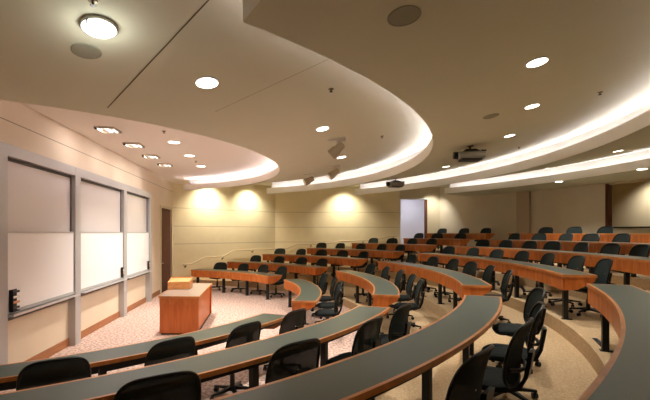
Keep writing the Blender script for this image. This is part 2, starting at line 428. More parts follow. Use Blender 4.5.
# stage ceiling (inside ring A)
c, r = RING[0][:2]
a0, a1 = th_range(r + BACK, c); a1 = 73.9
mb = MB()
pts = [pol(r + BACK + .02, a0 + (a1 - a0) * j / NR, c) for j in range(NR + 1)]
poly = [(p.x, p.y) for p in pts]
q = pol(r + BACK + .02, a1, c); qi = pol(r - .02, a1, c)
poly += [(P[6].x * .25 + P[7].x * .75, P[6].y * .25 + P[7].y * .75), (P[7].x, P[7].y)]
mb.prism(poly, STZ, CZ - .002)
struct('ceiling_stage', mb, mat('stage_ceiling_paint', (.84, .78, .70, 1), .85, .2))
def lip_arc(k, rad, a, b, n=NR):
    c = RING[k][0]; return [pol(rad, a + (b - a) * j / n, c) for j in range(n + 1)]
def clipped(k, rad):
    c, r, a, b = RING[k]
    if k == 0: return th_range(rad, c)[0], b
    return a, b
COVE = []
for k in range(4):
    ZL = ZLS[k]
    c, r, a, b = RING[k]
    top = STZ if k == 0 else ZU
    def arc(rad):
        aa, bb = clipped(k, rad); return lip_arc(k, rad, aa, bb)
    # lip: thin upstand + trough floor
    prof = [(r, ZL), (r, ZL + LIPH[k]), (r + .03, ZL + LIPH[k]), (r + .03, ZL + .035), (r + BACK, ZL + .035 + RISE[k]), (r + BACK, ZL + .02 + RISE[k])]
    mb = MB(); rows = [[(p.x, p.y, z) for p in arc(rad)] for rad, z in prof]
    mb.grid(rows, True, False)
    for j in (0, NR):
        mb.face([rows[i][j] for i in range(len(prof))])
    struct('ceiling_cove_lip', mb, M['lip'])
    # band standing behind the lip, hiding the lamp
    def ringstrip(mb, r0, r1, z0, z1):
        rows = [[(p.x, p.y, z) for p in arc(rad)] for rad, z in ((r0, z0), (r0, z1), (r1, z1), (r1, z0))]
        mb.grid(rows, True, False)
        for j in (0, NR): mb.face([rows[i][j] for i in range(4)])
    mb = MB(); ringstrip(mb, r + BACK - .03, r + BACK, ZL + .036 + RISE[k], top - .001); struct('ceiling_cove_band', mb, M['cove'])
    # tube lamp lying in the trough
    mb = MB(); aa, bb = clipped(k, r + .11); e = (.5 if k else .7)
    zl = ZL + LIPH[k] - .012
    mb.tube([(p.x, p.y, zl) for p in lip_arc(k, r + .11, aa + e, bb - e)], .015, 8)
    nm = ['innermost cove, over the stage edge', 'second cove out from the stage', 'third cove out from the stage', 'outermost cove, before the back wall'][k]
    tag(obj('cove_lamp', mb, M['covelamp']), 'long curved tube lamp hidden in the ' + nm, 'cove lamp')
    # sloping underside of the ring
    mb = MB()
    if k < 3:
        c2, r2, a2, b2 = RING[k + 1]
        if k == 0:
            aa, bb = clipped(0, r + BACK)
            ai, bi = clipped(0, r + BACK); ao, bo = th_range(r2 + BACK, c2); bo = min(bo, 72.5)
            ai0, bi0 = clipped(0, r)
            inn = lip_arc(0, r + .001, ai0, bi0); out = lip_arc(1, r2 + BACK, ao, bo)
        else:
            inn = lip_arc(k, r + .001, a, b); out = lip_arc(k + 1, r2 + BACK, a, b)
        rows = []
        NI = 6
        for i in range(NI + 1):
            t = i / NI
            rows.append([(p.x + (q.x - p.x) * t, p.y + (q.y - p.y) * t, ZL - .001 + (ZU - ZL) * t) for p, q in zip(inn, out)])
    else:
        inn = lip_arc(3, r + .001, a, b); out = []
        for j in range(NR + 1):
            t = a + (b - a) * j / NR; out.append(pol(ray_out(t, c), t, c))
        rows = [[(p.x + (q.x - p.x) * t, p.y + (q.y - p.y) * t, ZL - .001) for p, q in zip(inn, out)] for t in (0, .5, 1)]
    bot = rows
    topr = [[(x, y, max(z + .004, CZ - .02)) for x, y, z in rw] for rw in rows]
    mb.grid(bot)
    struct('ceiling_ring', mb, M['ceil'], smooth=False)
    # closed ends of the ring
    if 1:
        mb = MB()
        for j, an in ((0, a), (NR, b))[0 if k else 1:]:
            q = pol(r + BACK, an, c)
            if j == 0: q = bot[0][0]; q = Vector((q[0], q[1]))
            mb.face([rw[j] for rw in bot] + [(bot[-1][j][0], bot[-1][j][1], CZ - .003), (q.x, q.y, CZ - .003)] + ([(q.x, q.y, ZL)] if j else []))
        struct('ceiling_ring_end', mb, M['lip'])
# joints in the ceiling of ring A
def joint(p0, p1, k, wd=.007):
    mb = MB(); n = 12; d = (p1 - p0).normalized(); s = Vector((-d.y, d.x)) * wd
    A, B = [], []
    for i in range(n + 1):
        p = p0 + (p1 - p0) * (i / n); z = ring_z(k, p) - .004
        A.append((p.x + s.x, p.y + s.y, z)); B.append((p.x - s.x, p.y - s.y, z))
    mb.grid([A, B]); struct('ceiling_joint', mb, M['joint'])

# ------------------------------------------------------------------ ceiling fittings
def spot_light(loc, aim, energy, size=110, blend=.7, col=(1, .94, .84), rad=.06):
    l = bpy.data.lights.new('lamp', 'SPOT'); l.energy = energy; l.spot_size = R_(size); l.spot_blend = blend; l.color = col; l.shadow_soft_size = rad
    o = bpy.data.objects.new('lamp', l); COL.objects.link(o); o.location = loc
    o.rotation_euler = Vector(aim).to_track_quat('-Z', 'Y').to_euler()
    return o
def normal_at(zf, p):
    h = .05
    return Vector((-(zf(p + Vector((h, 0))) - zf(p - Vector((h, 0)))) / (2 * h), -(zf(p + Vector((0, h))) - zf(p - Vector((0, h)))) / (2 * h), 1)).normalized()
def downlight(x, y, zf, label, r=.10, energy=215, lens='lens', size=115, aim=(0, 0, -1), col=(1, .94, .84)):
    p = Vector((x, y)); z = zf(p); n = -normal_at(zf, p)
    t = thing('recessed_downlight', label, 'ceiling light', (x, y, z), 0, 'recessed downlights in the ceiling')
    mb = MB(); mb.lathe([(r + .018, -.002), (r + .018, .008), (r, .010), (r, .004), (.01, .004), (.01, -.002)], (0, 0, 0), 28, n); obj('trim_ring', mb, M['white'], t, True)
    mb = MB(); mb.lathe([(r * .98, .0045), (r * .98, .0075), (r * .5, .010), (.002, .010), (.002, .0045)], (0, 0, 0), 28, n); obj('lens', mb, M[lens], t, True)
    if energy: spot_light((x + n.x * .05, y + n.y * .05, z - .04), aim, energy, size, 1, col)
    return t
zA = lambda p: ring_z(0, p); zB = lambda p: ring_z(1, p); zC = lambda p: ring_z(2, p); zS = lambda p: STZ; zT = lambda p: CZ; zD = lambda p: ZLS[3]
def unproj(u, v, zf):
    """plan point of a ceiling fitting measured on the photograph"""
    d = 6.0
    for _ in range(60):
        p = Vector(((u - 325) / 416.23 * d, d)); d = 416.23 * (zf(p) - EYE) / (232.82 - v)
    return p
def pl(u, v, zf):
    p = unproj(u, v, zf); return p.x, p.y
downlight(*pl(174, 142, zS), zS, 'round downlight in the stage ceiling, nearest of three to the camera', .115, 300)
downlight(*pl(189.5, 155.5, zS), zS, 'round downlight in the stage ceiling, middle of the row of three', .115, 300)
downlight(*pl(201, 166, zS), zS, 'round downlight in the stage ceiling, nearest the glowing cove', .115, 300)
downlight(*pl(207, 82.5, zA), zA, 'big bright round downlight in the tan ceiling near the dome lamp', .125, 300)
downlight(*pl(322.5, 128.5, zA), zA, 'round downlight just above the topmost track spotlight', .105, 320)
downlight(*pl(341.5, 157, zA), zA, 'round downlight between two of the track spotlights', .105, 320)
downlight(*pl(537, 62, zB), zB, 'largest and nearest round downlight in the olive ceiling on the right', .105, 120)
downlight(*pl(532, 106, zB), zB, 'round downlight in the olive ceiling, second one above the projector row', .095, 140)
downlight(*pl(509.5, 135.5, zB), zB, 'thin looking round downlight to the right of the nearer projector', .095)
downlight(*pl(446, 166.5, zB), zB, 'narrow round downlight between the two projectors by the cove', .10)
downlight(*pl(618, 150.8, zC), zC, 'thin round downlight in the dim ceiling between the two outer coves', .10, 300)
downlight(*pl(547, 167.8, zC), zC, 'thin round downlight close above the outermost cove, left of the other one there', .09, 300)
downlight(*pl(642, 169, zD), zD, 'round downlight under the outermost ring, above the booth window', .11, 140)
downlight(*pl(559, 181.5, zD), zD, 'small round downlight under the outermost ring, above the taupe wall', .11, 200)
# wall-grazing downlights along the cream walls
zw = lambda p: CZ
downlight(-4.35, 16.45, zw, 'wall grazing downlight above the handrail, nearer the dark wood door', .09, 300, 'lensdim', 118, (-.2, .22, -1), (1, .90, .70))
downlight(-2.95, 17.85, zw, 'wall grazing downlight above the handrail, nearer the wall bend', .09, 250, 'lensdim', 118, (-.2, .22, -1), (1, .90, .70))
downlight(.9, 18.75, zw, 'wall grazing downlight over the middle of the far cream wall', .09, 270, 'lensdim', 118, (0, .28, -1), (1, .90, .70))
downlight(5.0, 18.9, zw, 'wall grazing downlight beside the far doorway', .08, 160, 'lensdim', 100, (0, .3, -1))
pb = bw(3.3, 1.2)
spot_light((pb.x, pb.y, CZ - .45), (.6, .1, -1), 85, 130, 1)

# unseen downlight added to brighten the upper rows on the right
for (x, y, zf, w_) in ((7.4, 6.2, zC, 'above the right hand end of the upper rows'),):
    downlight(x, y, zf, 'unseen round downlight added for light, ' + w_, .10)

# dome lamp
x, y = pl(99, 26, zA)
z = zA(Vector((x, y))); n = -normal_at(zA, Vector((x, y)))
t = thing('dome_ceiling_light', 'large glowing round dome lamp with a metal ring on the ceiling', 'ceiling light', (x, y, z))
mb = MB(); mb.lathe([(.15, 0), (.15, .028), (.14, .032), (.132, .022), (.132, 0)], (0, 0, 0), 36, n); obj('trim_ring', mb, M['nickel'], t, True)
mb = MB(); mb.lathe([(.131, .015), (.12, .04), (.08, .055), (.04, .060), (.004, .062), (.004, .015)], (0, 0, 0), 36, n); obj('glass_dome', mb, M['dome'], t, True)
for a in (20, 140, 260):
    mb = MB(); mb.cyl((.145 * math.cos(R_(a)), .145 * math.sin(R_(a)), -.01), (.145 * math.cos(R_(a)), .145 * math.sin(R_(a)), -.05), .009); obj('clip', mb, M['nickel'], t)
l = bpy.data.lights.new('dome', 'POINT'); l.energy = 4; l.color = (1, 1, .9); l.shadow_soft_size = .12
lo = bpy.data.objects.new('dome', l); COL.objects.link(lo); lo.location = (x + n.x * .2, y + n.y * .2, z + n.z * .2)

# ceiling loudspeakers
def speaker(u, v, zf, r, label):
    x, y = pl(u, v, zf); p = Vector((x, y)); n = -normal_at(zf, p)
    t = thing('ceiling_speaker', label, 'loudspeaker', (x, y, zf(p)))
    mb = MB(); mb.lathe([(r, -.002), (r, .006), (r - .012, .010), (r - .012, -.002)], (0, 0, 0), 32, n); obj('trim_ring', mb, M['spk'], t, True)
    mb = MB(); mb.lathe([(r - .012, .0), (r - .012, .007), (r * .5, .009), (.003, .009), (.003, 0)], (0, 0, 0), 32, n); obj('grille', mb, M['spk'], t, True)
speaker(86.5, 51, zA, .13, 'round greenish ceiling speaker grille beside the glowing dome lamp')
speaker(404, 16, zB, .135, 'large round greenish ceiling speaker grille in the overhanging olive ceiling')
speaker(491, 116, zB, .115, 'small looking round speaker grille in front of the nearer projector')

# sprinklers
def sprinkler(u, v, zf, label):
    x, y = pl(u, v, zf); z = zf(Vector((x, y)))
    t = thing('sprinkler_head', label, 'sprinkler', (x, y, z), 0, 'ceiling sprinklers')
    mb = MB(); mb.lathe([(.035, 0.004), (.035, -.008), (.012, -.012), (.012, 0.004)], (0, 0, 0), 16); obj('escutcheon', mb, M['brass'], t)
    mb = MB(); mb.cyl((0, 0, -.01), (0, 0, -.035), .009); mb.lathe([(.003, -.035), (.024, -.037), (.024, -.040), (.003, -.041)], (0, 0, 0), 12); obj('deflector', mb, M['projdark'], t)
sprinkler(331, 89, zA, 'small dark sprinkler head in the pale ceiling inside the big curved cove')
sprinkler(93, 1, zA, 'small dark sprinkler head beyond the glowing dome lamp')
sprinkler(600, 92, zB, 'small sprinkler head near the bright cove at the right edge')
sprinkler(519, 147, zB, 'tiny sprinkler head beside the cove and right of the projector')
sprinkler(382, 136, zA, 'tiny sprinkler head in the glowing part of the ceiling')
sprinkler(164, 131, zS, 'tiny sprinkler head in the stage ceiling above the downlights')
sprinkler(196, 161, zS, 'tiny sprinkler head in the stage ceiling between two downlights')

# tilted wall washers over the whiteboards
for (u, v), lab in zip(((108, 129), (134, 144.5), (151, 156), (165, 164.5)),
        ('nearest and largest of the four wall washers over the whiteboards', 'second nearest of the four wall washers over the whiteboards',
         'third nearest of the four wall washers over the whiteboards', 'farthest of the four wall washers over the whiteboards')):
    x, y = pl(u, v, zS)
    t = thing('wall_washer', 'white square ceiling fitting, ' + lab, 'ceiling light', (x, y, STZ), math.atan2(uw.y, uw.x) - PI / 2, 'wall washers over the whiteboards')
    mb = MB()
    for (x0, x1, y0, y1) in ((-.17, .17, -.20, -.185), (-.17, .17, .185, .20), (-.17, -.155, -.185, .185), (.155, .17, -.185, .185)): mb.box(x0, x1, y0, y1, -.035, 0)
    obj('trim_frame', mb, M['spot'], t)
    mb = MB(); mb.box(-.03, .03, -.18, .18, -.025, -.005); obj('reflector', mb, M['wash'], t)
    mb = MB(); mb.box(.08, .12, .0, .17, -.03, -.005); obj('lamp_strip', mb, M['wash'], t)
    mb = MB(); mb.cyl((-.13, -.2, -.06), (-.13, -.2, -.03), .025); obj('knob', mb, M['projdark'], t)
    l = bpy.data.lights.new('washer', 'AREA'); l.shape = 'RECTANGLE'; l.size = .04; l.size_y = .34; l.energy = 10; l.color = (1, .88, .86)
    q = bpy.data.objects.new('washer', l); COL.objects.link(q)
    q.location = (x, y, STZ - .032); q.rotation_euler = Vector((-nw.x * .35, -nw.y * .35, -1)).to_track_quat('-Z', 'Y').to_euler()

# track spotlights hung under ring A
def track_spot(u, v, aim, lab, s=1.0):
    x, y = pl(u, v, zA); z = zA(Vector((x, y)))
    t = thing('track_spotlight', lab, 'spotlight', (x, y, z), 0, 'track spotlights under the ceiling')
    mb = MB(); mb.box(-.16 * s, .16 * s, -.035, .035, -.045, .03); obj('track', mb, M['white'], t, bevel=.006)
    mb = MB(); mb.cyl((0, 0, -.04), (0, 0, -.16), .014); obj('stem', mb, M['white'], t)
    a = Vector(aim).normalized()
    mb = MB(); mb.lathe([(.03, -.16), (.07, -.14), (.078, -.02), (.095, .02), (.105, .15), (.09, .16), (.085, .08), (.01, .06), (.01, -.16)], (0, 0, -.2), 20, a); obj('lamp_head', mb, M['spot'], t, True)
    mb = MB(); mb.lathe([(.084, .085), (.084, .10), (.01, .105), (.01, .085)], (0, 0, -.2), 20, a); obj('lens', mb, M['lensdim'], t, True)
    spot_light((x + a.x * .2, y + a.y * .2, z - .2 + a.z * .2), a, 150, 70, .6)
track_spot(337, 139, (-.75, .1, -.7), 'topmost beige track spotlight, tilted towards the stage')
track_spot(334, 166, (-.8, -.1, -.55), 'middle beige track spotlight under its short white track')
track_spot(309, 173.5, (-.85, -.3, -.45), 'lowest beige track spotlight, in front of the curved cove')

# projectors
def projector(u, v, rz, lab, s=1.0):
    p = unproj(u, v, zB); z = zB(p)
    t = thing('ceiling_projector', lab, 'projector', (p.x, p.y, z), rz, 'ceiling projectors')
    mb = MB(); mb.cyl((0, 0, .02), (0, 0, -.12), .022); mb.lathe([(.07, .02), (.07, -.012), (.02, -.02), (.02, .02)], (0, 0, 0), 20); obj('mount', mb, M['projdark'], t)
    mb = MB(); mb.hexa([(-.17, -.14, -.12), (.17, -.14, -.12), (.17, .14, -.12), (-.17, .14, -.12), (-.10, -.08, -.07), (.10, -.08, -.07), (.10, .08, -.07), (-.10, .08, -.07)]); obj('cradle', mb, M['projdark'], t)
    mb = MB()
    def ring(x, w, h, zc): return [(x, w * math.copysign(abs(math.cos(q)) ** .45, math.cos(q)), zc + h * math.copysign(abs(math.sin(q)) ** .45, math.sin(q))) for q in [2 * PI * k / 24 for k in range(24)]]
    mb.loft([ring(-.26, .12, .05, -.2), ring(-.24, .17, .075, -.2), ring(.16, .19, .085, -.2), ring(.25, .17, .07, -.19), ring(.28, .10, .045, -.18)]); obj('body', mb, M['projector'], t, True)
    mb = MB(); mb.box(-.2, .2, -.165, .165, -.295, -.275); obj('base_plate', mb, M['projdark'], t, bevel=.01)
    mb = MB(); mb.cyl((-.25, -.04, -.2), (-.34, -.04, -.2), .075, .07, 20); obj('lens', mb, M['projdark'], t, True)
    mb = MB(); mb.box(.18, .27, -.16, .16, -.13, -.105); obj('vent_cover', mb, M['projdark'], t)
projector(470, 146, R_(-2), 'nearer and larger grey projector hanging under the olive ceiling')
projector(395.5, 178.5, R_(17), 'farther and smaller grey projector hanging in front of a cove')

joint(unproj(211, -3, zA), unproj(107.5, 107.5, zA), 0)
joint(unproj(329, 58.6, zA), unproj(215, 111.5, zA), 0, .003)

# ------------------------------------------------------------------ desks
ROWNAME = ['front-row', 'second-row', 'third-row', 'fourth-row', 'fifth-row', 'sixth-row', 'back-row']
def desk(k, a0, a1, lab, grp, legs=None, ends=(True, True)):
    """row k (0-based), from angle a0 to a1"""
    r, zt, zf = RR[k], ZD[k], ZF[k]
    am = (a0 + a1) / 2; o2 = pol(r + W / 2, am); O = Vector((o2.x, o2.y, zf))
    t = thing('curved_desk', lab, 'desk', O, 0, grp)
    n = max(8, int((a1 - a0) * 1.2))
    A = [a0 + (a1 - a0) * j / n for j in range(n + 1)]
    def P3(rad, deg, z): p = pol(rad, deg); return Vector((p.x, p.y, z)) - O
    def sector(mb, ra, rb, b0, b1, z0, z1, nn=n):
        B = [b0 + (b1 - b0) * j / nn for j in range(nn + 1)]
        rows = [[P3(rad, q, z) for q in B] for rad, z in ((ra, z0), (ra, z1), (rb, z1), (rb, z0))]
        mb.grid(rows, True, False)
        for j in (0, nn): mb.face([rows[i][j] for i in range(4)])
    e = .028; da = math.degrees(e / (r + W / 2))
    mb = MB(); sector(mb, r + e, r + W - e, a0 + da, a1 - da, zt - .035, zt - .0005); obj('desktop', mb, M['lam'], t)
    mb = MB()
    sector(mb, r, r + e, a0, a1, zt - .042, zt); sector(mb, r + W - e, r + W, a0, a1, zt - .042, zt)
    sector(mb, r + e, r + W - e, a0, a0 + da, zt - .042, zt, 2); sector(mb, r + e, r + W - e, a1 - da, a1, zt - .042, zt, 2)
    obj('edge_band', mb, M['woodedge'], t)
    mb = MB(); sector(mb, r + .012, r + .032, a0 + da * .5, a1 - da * .5, zt - .25, zt - .042); obj('modesty_panel', mb, M['wood'], t)
    mb = MB(); sector(mb, r + .033, r + .045, a0 + da, a1 - da, zt - .245, zt - .043); obj('shade_backing', mb, M['black'], t)  # black sheet standing in for the unlit dark behind the modesty panel
    mb = MB(); sector(mb, r + W - .16, r + W - .05, a0 + da * 2, a1 - da * 2, zt - .085, zt - .043); obj('under_shade_strip', mb, M['black'], t)  # black box added as the dark shade under the rear edge
    for s, en in ((a0, ends[0]), (a1, ends[1])):
        if not en: continue
        sg = 1 if s == a0 else -1; w_ = math.degrees(.02 / r) * sg; s_ = s + da * .5 * sg
        mb = MB()
        q = [(r + .012, zt - .25), (r + W * .45, zt - .235), (r + W - .03, zt - .10), (r + W - .012, zt - .042), (r + .012, zt - .042)]
        f1 = [P3(rad, s_, z) for rad, z in q]; f2 = [P3(rad, s_ + w_, z) for rad, z in q]
        mb.loft([f1, f2]); obj('end_panel', mb, M['wood'], t)
    if legs is None:
        m = max(2, round((a1 - a0) * PI / 180 * r / 1.15) + 1); i0 = math.degrees(.22 / r)
        legs = [a0 + i0 + (a1 - a0 - 2 * i0) * j / (m - 1) for j in range(m)]
    for g in legs:
        mb = MB(); q = math.degrees(.034 / r)
        sector(mb, r + .07, r + .14, g - q, g + q, zf, zt - .042, 1)
        sector(mb, r + .05, r + .20, g - q * 1.15, g + q * 1.15, zf, zf + .012, 1)
        sector(mb, r + .14, r + W - .05, g - q * .6, g + q * .6, zt - .085, zt - .042, 1)
        obj('leg', mb, M['black'], t)
    return t
NE = [-22.5, -21.0, -20.2, -20.3]                  # near wing, aisle ends
NL = [-62, -60, -52, -48]
MN = [-10.1, -12.0, -12.8, -13.7, -14, -14.2, -14.4]
MF = [26.0, 25.1, 26.0, 25.5, 26.3, 24.0, 24.6]
FN = [36.4, 34.4, 33.3, 32.2, 30.9, 28.9, 28.6]
FF = [73.0, 68.9, 64.5, 57.3, 50.1, 41.7, 40.6]
nearname = ['the long grey desk farthest from the camera in the left foreground, facing the podium', 'middle one of the three long grey foreground desks at the lower left',
            'the long grey foreground desk sweeping up from the bottom centre', 'grey desk cut by the right edge, closest to the camera']
for k in range(4):
    desk(k, NL[k], NE[k], nearname[k] if k == 3 else nearname[k], 'curved desks', legs=[-57, -48, -37.5, -27.5] if k == 0 else ([-46, -36, -26.5, -22.6] if k == 2 else ([-40, -31, -22.8] if k == 3 else None)))
for k in range(7):
    desk(k, MN[k], MF[k], f'curved grey and cherry desk, {ROWNAME[k]} one of the middle block between the aisles', 'curved desks')
for k in range(7):
    desk(k, FN[k], FF[k], f'cherry fronted desk, {ROWNAME[k]} one of the far block beside the cream wall', 'curved desks')

# ------------------------------------------------------------------ chairs
def rrect(w, h, e, n=28):
    return [(w * math.copysign(abs(math.cos(q)) ** e, math.cos(q)), h * math.copysign(abs(math.sin(q)) ** e, math.sin(q))) for q in [2 * PI * k / n for k in range(n)]]
def back_pt(x, z):
    """surface of the chair back: x across, z height"""
    v = (z - .50) / .45
    return Vector((x, -.235 - .085 * v + .05 * (x / .23) ** 2 * (1 - .2 * v) - .03 * math.sin(PI * max(0, min(1, v))) * -1 * .6, z))
def chair_proto():
    t = thing('swivel_chair', 'x', 'chair')
    # seat
    mb = MB(); rings = []
    for z, s in ((.415, .86), (.425, .97), (.445, 1.0), (.465, .97), (.478, .88), (.480, .6)):
        rings.append([(x * s, y * s + .015, z - .02 * max(0, (y - .12)) / .1 * (1 if z > .44 else .6)) for x, y in rrect(.245, .225, .55)])
    mb.loft(rings); obj('seat', mb, M['seat'], t, True)
    mb = MB(); mb.loft([[(x, y, z) for x, y in rrect(s, s * .9, .6, 16)] for z, s in ((.37, .08), (.385, .13), (.414, .15))]); obj('seat_plate', mb, M['chair'], t)
    # back: frame with a mesh panel
    def outline(n=40, k=1.0):
        out = []
        for i in range(n):
            q = 2 * PI * i / n; cx, sz = math.cos(q), math.sin(q)
            x = .268 * math.copysign(abs(cx) ** .40, cx); z = .705 + .242 * math.copysign(abs(sz) ** .5, sz)
            x *= (1 - .10 * ((z - .5) / .45 - .35) ** 2 * 1.5)
            if z > .705: z -= .022 * (x / .268) ** 2
            out.append(back_pt(x * k, .705 + (z - .705) * k))
        return out
    mb = MB(); mb.tube(outline(), .0135, 8, True); fr = obj('backrest', mb, M['chair'], t, True)
    mb = MB(); o0 = outline()
    rows = []
    for s in (1.0, .8, .6, .4, .2, .03):
        row = []
        for p in o0:
            x = p.x * s; z = .705 + (p.z - .705) * s; row.append(back_pt(x, z))
        rows.append(row)
    mb.grid(rows, False, True); obj('mesh_panel', mb, M['mesh'], fr, True)
    mb = MB(); mb.tube([(-.21, -.2, .60), (-.12, -.255, .585), (0, -.28, .58), (.12, -.255, .585), (.21, -.2, .60)], .016, 8); obj('lumbar_bar', mb, M['chair'], fr, True)
    # spine
    mb = MB()
    pts = [(0, .0, .40), (0, -.15, .395), (0, -.245, .43), (0, -.29, .52), (0, -.31, .62), (0, -.325, .72)]
    rg = []
    for i, (x, y, z) in enumerate(pts):
        w_ = (.06, .075, .08, .07, .06, .07)[i]; h_ = .016
        nx = Vector((0, -1, 0)) if i > 2 else Vector((0, 0, -1)) if i < 2 else Vector((0, -.7, -.7))
        c_ = Vector((x, y, z)); rg.append([c_ + Vector((-w_, 0, 0)) - nx * h_, c_ + Vector((w_, 0, 0)) - nx * h_, c_ + Vector((w_, 0, 0)) + nx * h_, c_ + Vector((-w_, 0, 0)) + nx * h_])
    mb.loft(rg); obj('back_support', mb, M['chair'], t)
    mb = MB(); mb.cyl((0, 0, .12), (0, 0, .27), .032, .03); mb.cyl((0, 0, .27), (0, 0, .385), .018); obj('gas_column', mb, M['black'], t, True)
    # star base
    mb = MB(); mb.cyl((0, 0, .075), (0, 0, .13), .05, .042, 15)
    for i in range(5):
        a = 2 * PI * i / 5; d = Vector((math.cos(a), math.sin(a), 0)); s = Vector((-d.y, d.x, 0))
        mb.hexa([d * .03 - s * .028 + Vector((0, 0, .085)), d * .285 - s * .016 + Vector((0, 0, .068)), d * .285 + s * .016 + Vector((0, 0, .068)), d * .03 + s * .028 + Vector((0, 0, .085)),
                 d * .03 - s * .024 + Vector((0, 0, .125)), d * .285 - s * .012 + Vector((0, 0, .088)), d * .285 + s * .012 + Vector((0, 0, .088)), d * .03 + s * .024 + Vector((0, 0, .125))])
    bs = obj('star_base', mb, M['chair'], t)
    cm = None
    for i in range(5):
        a = 2 * PI * i / 5
        if cm is None:
            mb = MB()
            for y in (-.022, .010): mb.cyl((-.012, y, .029), (-.012, y + .016, .029), .029, .029, 14)
            mb.cyl((0, 0, .028), (0, 0, .075), .010, .010, 8); mb.box(-.03, .006, -.007, .008, .03, .058)
            cm = mb.mesh('caster', M['chair'])
        c_ = link('caster', cm, bs, (.27 * math.cos(a), .27 * math.sin(a), 0)); c_.rotation_euler = (0, 0, a + .7 + i)
    return t
proto = chair_proto()
first = [True]
def place_chair(k, ang, lab, grp, turn=0, off=.62):
    o = proto if first[0] else copy_tree(proto)
    first[0] = False
    p = pol(RR[k] + off, ang)
    o.location = (p.x, p.y, ZF[k]); o.rotation_euler = (0, 0, R_(ang + 90 + turn))
    o['label'] = lab; o['category'] = 'chair'; o['group'] = grp
    for ch in o.children:
        if ch.name.startswith('star_base'): ch.rotation_euler = (0, 0, random.uniform(0, 1.25))
    return o
ORD = ['first', 'second', 'third', 'fourth', 'fifth', 'sixth', 'seventh', 'eighth']
NEAR = {0: [-52.6, -44, -35.7, -26.7], 1: [-49.4, -41.4, -33.5, -26.5], 2: [-42, -36, -31, -24.3]}
MID = {0: [18.4, 9.9, 1.5, -6.0], 1: [21, 14.3, 7.2, -.1, -7.5], 2: [22.4, 15.5, 9.2, 3.4, -2.5, -8.9], 3: [22.8, 17, 11.4, 5.9, .6, -5.1, -10],
       4: [22.5, 18, 13.5, 9.4, 4.9, .4, -3.5], 5: [22.1, 17.7, 13.6, 9.8, 5.8], 6: [21.2, 17, 13]}
FAR = {0: [66.8, 58.3, 50, 41.5], 1: [63.5, 55.5, 47.6, 40], 2: [62.5, 56.4, 49.9, 43.5, 37.2], 3: [56.2, 51.3, 45.7, 40.2, 35.3],
       4: [47.5, 42.8, 38.3, 33.8], 5: [41, 36.8, 32.2], 6: [39.7, 35.4, 31.4]}
nd = ['farthest foreground desk', 'middle foreground desk', 'bottom-centre foreground desk']
for k, L in NEAR.items():
    for i, a in enumerate(L):
        w = f'black mesh swivel chair at the {nd[k]}, {ORD[i]} from the camera end'
        place_chair(k, a, w, 'swivel chairs', random.uniform(-8, 8) if (k, i) != (2, 3) else 12)
for k, L in MID.items():
    for i, a in enumerate(L):
        place_chair(k, a, f'dark mesh swivel chair, {ORD[i]} from the left at the {ROWNAME[k]} desk of the middle block', 'swivel chairs', random.uniform(-9, 9))
for k, L in FAR.items():
    for i, a in enumerate(L):
        place_chair(k, a, f'dark mesh swivel chair, {ORD[i]} from the left at the {ROWNAME[k]} desk by the cream wall', 'swivel chairs', random.uniform(-9, 9))

# ------------------------------------------------------------------ whiteboards
PO = .125                                          # how far the posts stand out
PD = [5.44, 7.62, 10.17, 12.37]; PW = .11
BT, BM, BB, TRZ = 1.035 + EYE, EYE + .0, EYE - 1.085, EYE - 1.10
wb_lab = ['pair of sliding whiteboards nearest the camera, in a grey frame on the front wall', 'middle pair of sliding whiteboards in a grey frame on the front wall',
          'farthest pair of sliding whiteboards, closest to the dark wood door']
for i in range(3):
    s0, s1 = PD[i], PD[i + 1]
    O = fw((s0 + s1) / 2)
    t = thing('whiteboard', wb_lab[i], 'whiteboard', (O.x, O.y, 0), 0, 'sliding whiteboards on the front wall')
    org = (O.x, O.y, 0)
    def part(name, m, *boxes, bevel=0):
        mb = MB()
        for bx in boxes: wbox(mb, *bx)
        return obj(name, mb, m, t, origin=org, bevel=bevel)
    part('frame_post', M['alu'], (s0 - PW, s0 + PW, 0, PO, 0, 1.035 + EYE))
    if i == 2: part('frame_post', M['alu'], (s1 - PW, s1 + PW, 0, PO, 0, 1.035 + EYE))
    part('header', M['alu'], (s0 - PW + .002, s1 + (PW if i == 2 else -PW - .002), 0, PO, 1.035 + EYE, 1.19 + EYE))
    part('gap_shade_strip', M['aludark'], (s0 - PW + .002, s1 + (PW if i == 2 else -PW - .002), 0, .03, 1.19 + EYE, 1.215 + EYE))  # solid dark strip painted for the shade over the header
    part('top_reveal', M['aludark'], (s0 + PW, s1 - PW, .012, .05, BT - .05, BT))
    part('upper_panel', M['board2'], (s0 + PW + .02, s1 - PW - .03, .02, .045, BM - .05, BT - .045))
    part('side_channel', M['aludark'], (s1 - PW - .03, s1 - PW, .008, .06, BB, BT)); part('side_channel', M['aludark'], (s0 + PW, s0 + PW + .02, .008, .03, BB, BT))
    part('lower_panel', M['board'], (s0 + PW + .015, s1 - PW - .02, .075, .10, BB, BM))
    part('panel_rail', M['alu'], (s0 + PW + .015, s1 - PW - .02, .074, .108, BM, BM + .022))
    part('bottom_rail', M['alu'], (s0 + PW + .005, s1 - PW - .005, .02, .112, BB - .015, BB + .03))
    part('marker_tray', M['tray'], (s0 + PW, s1 - PW, .0, .20, TRZ - .03, TRZ - .015), (s0 + PW, s1 - PW, .188, .20, TRZ - .015, TRZ + .0))
    part('tray_shade_block', M['aludark'], (s0 + PW, s1 - PW, 0.0, .10, TRZ - .09, TRZ - .03))  # dark block standing in for the shade below the tray
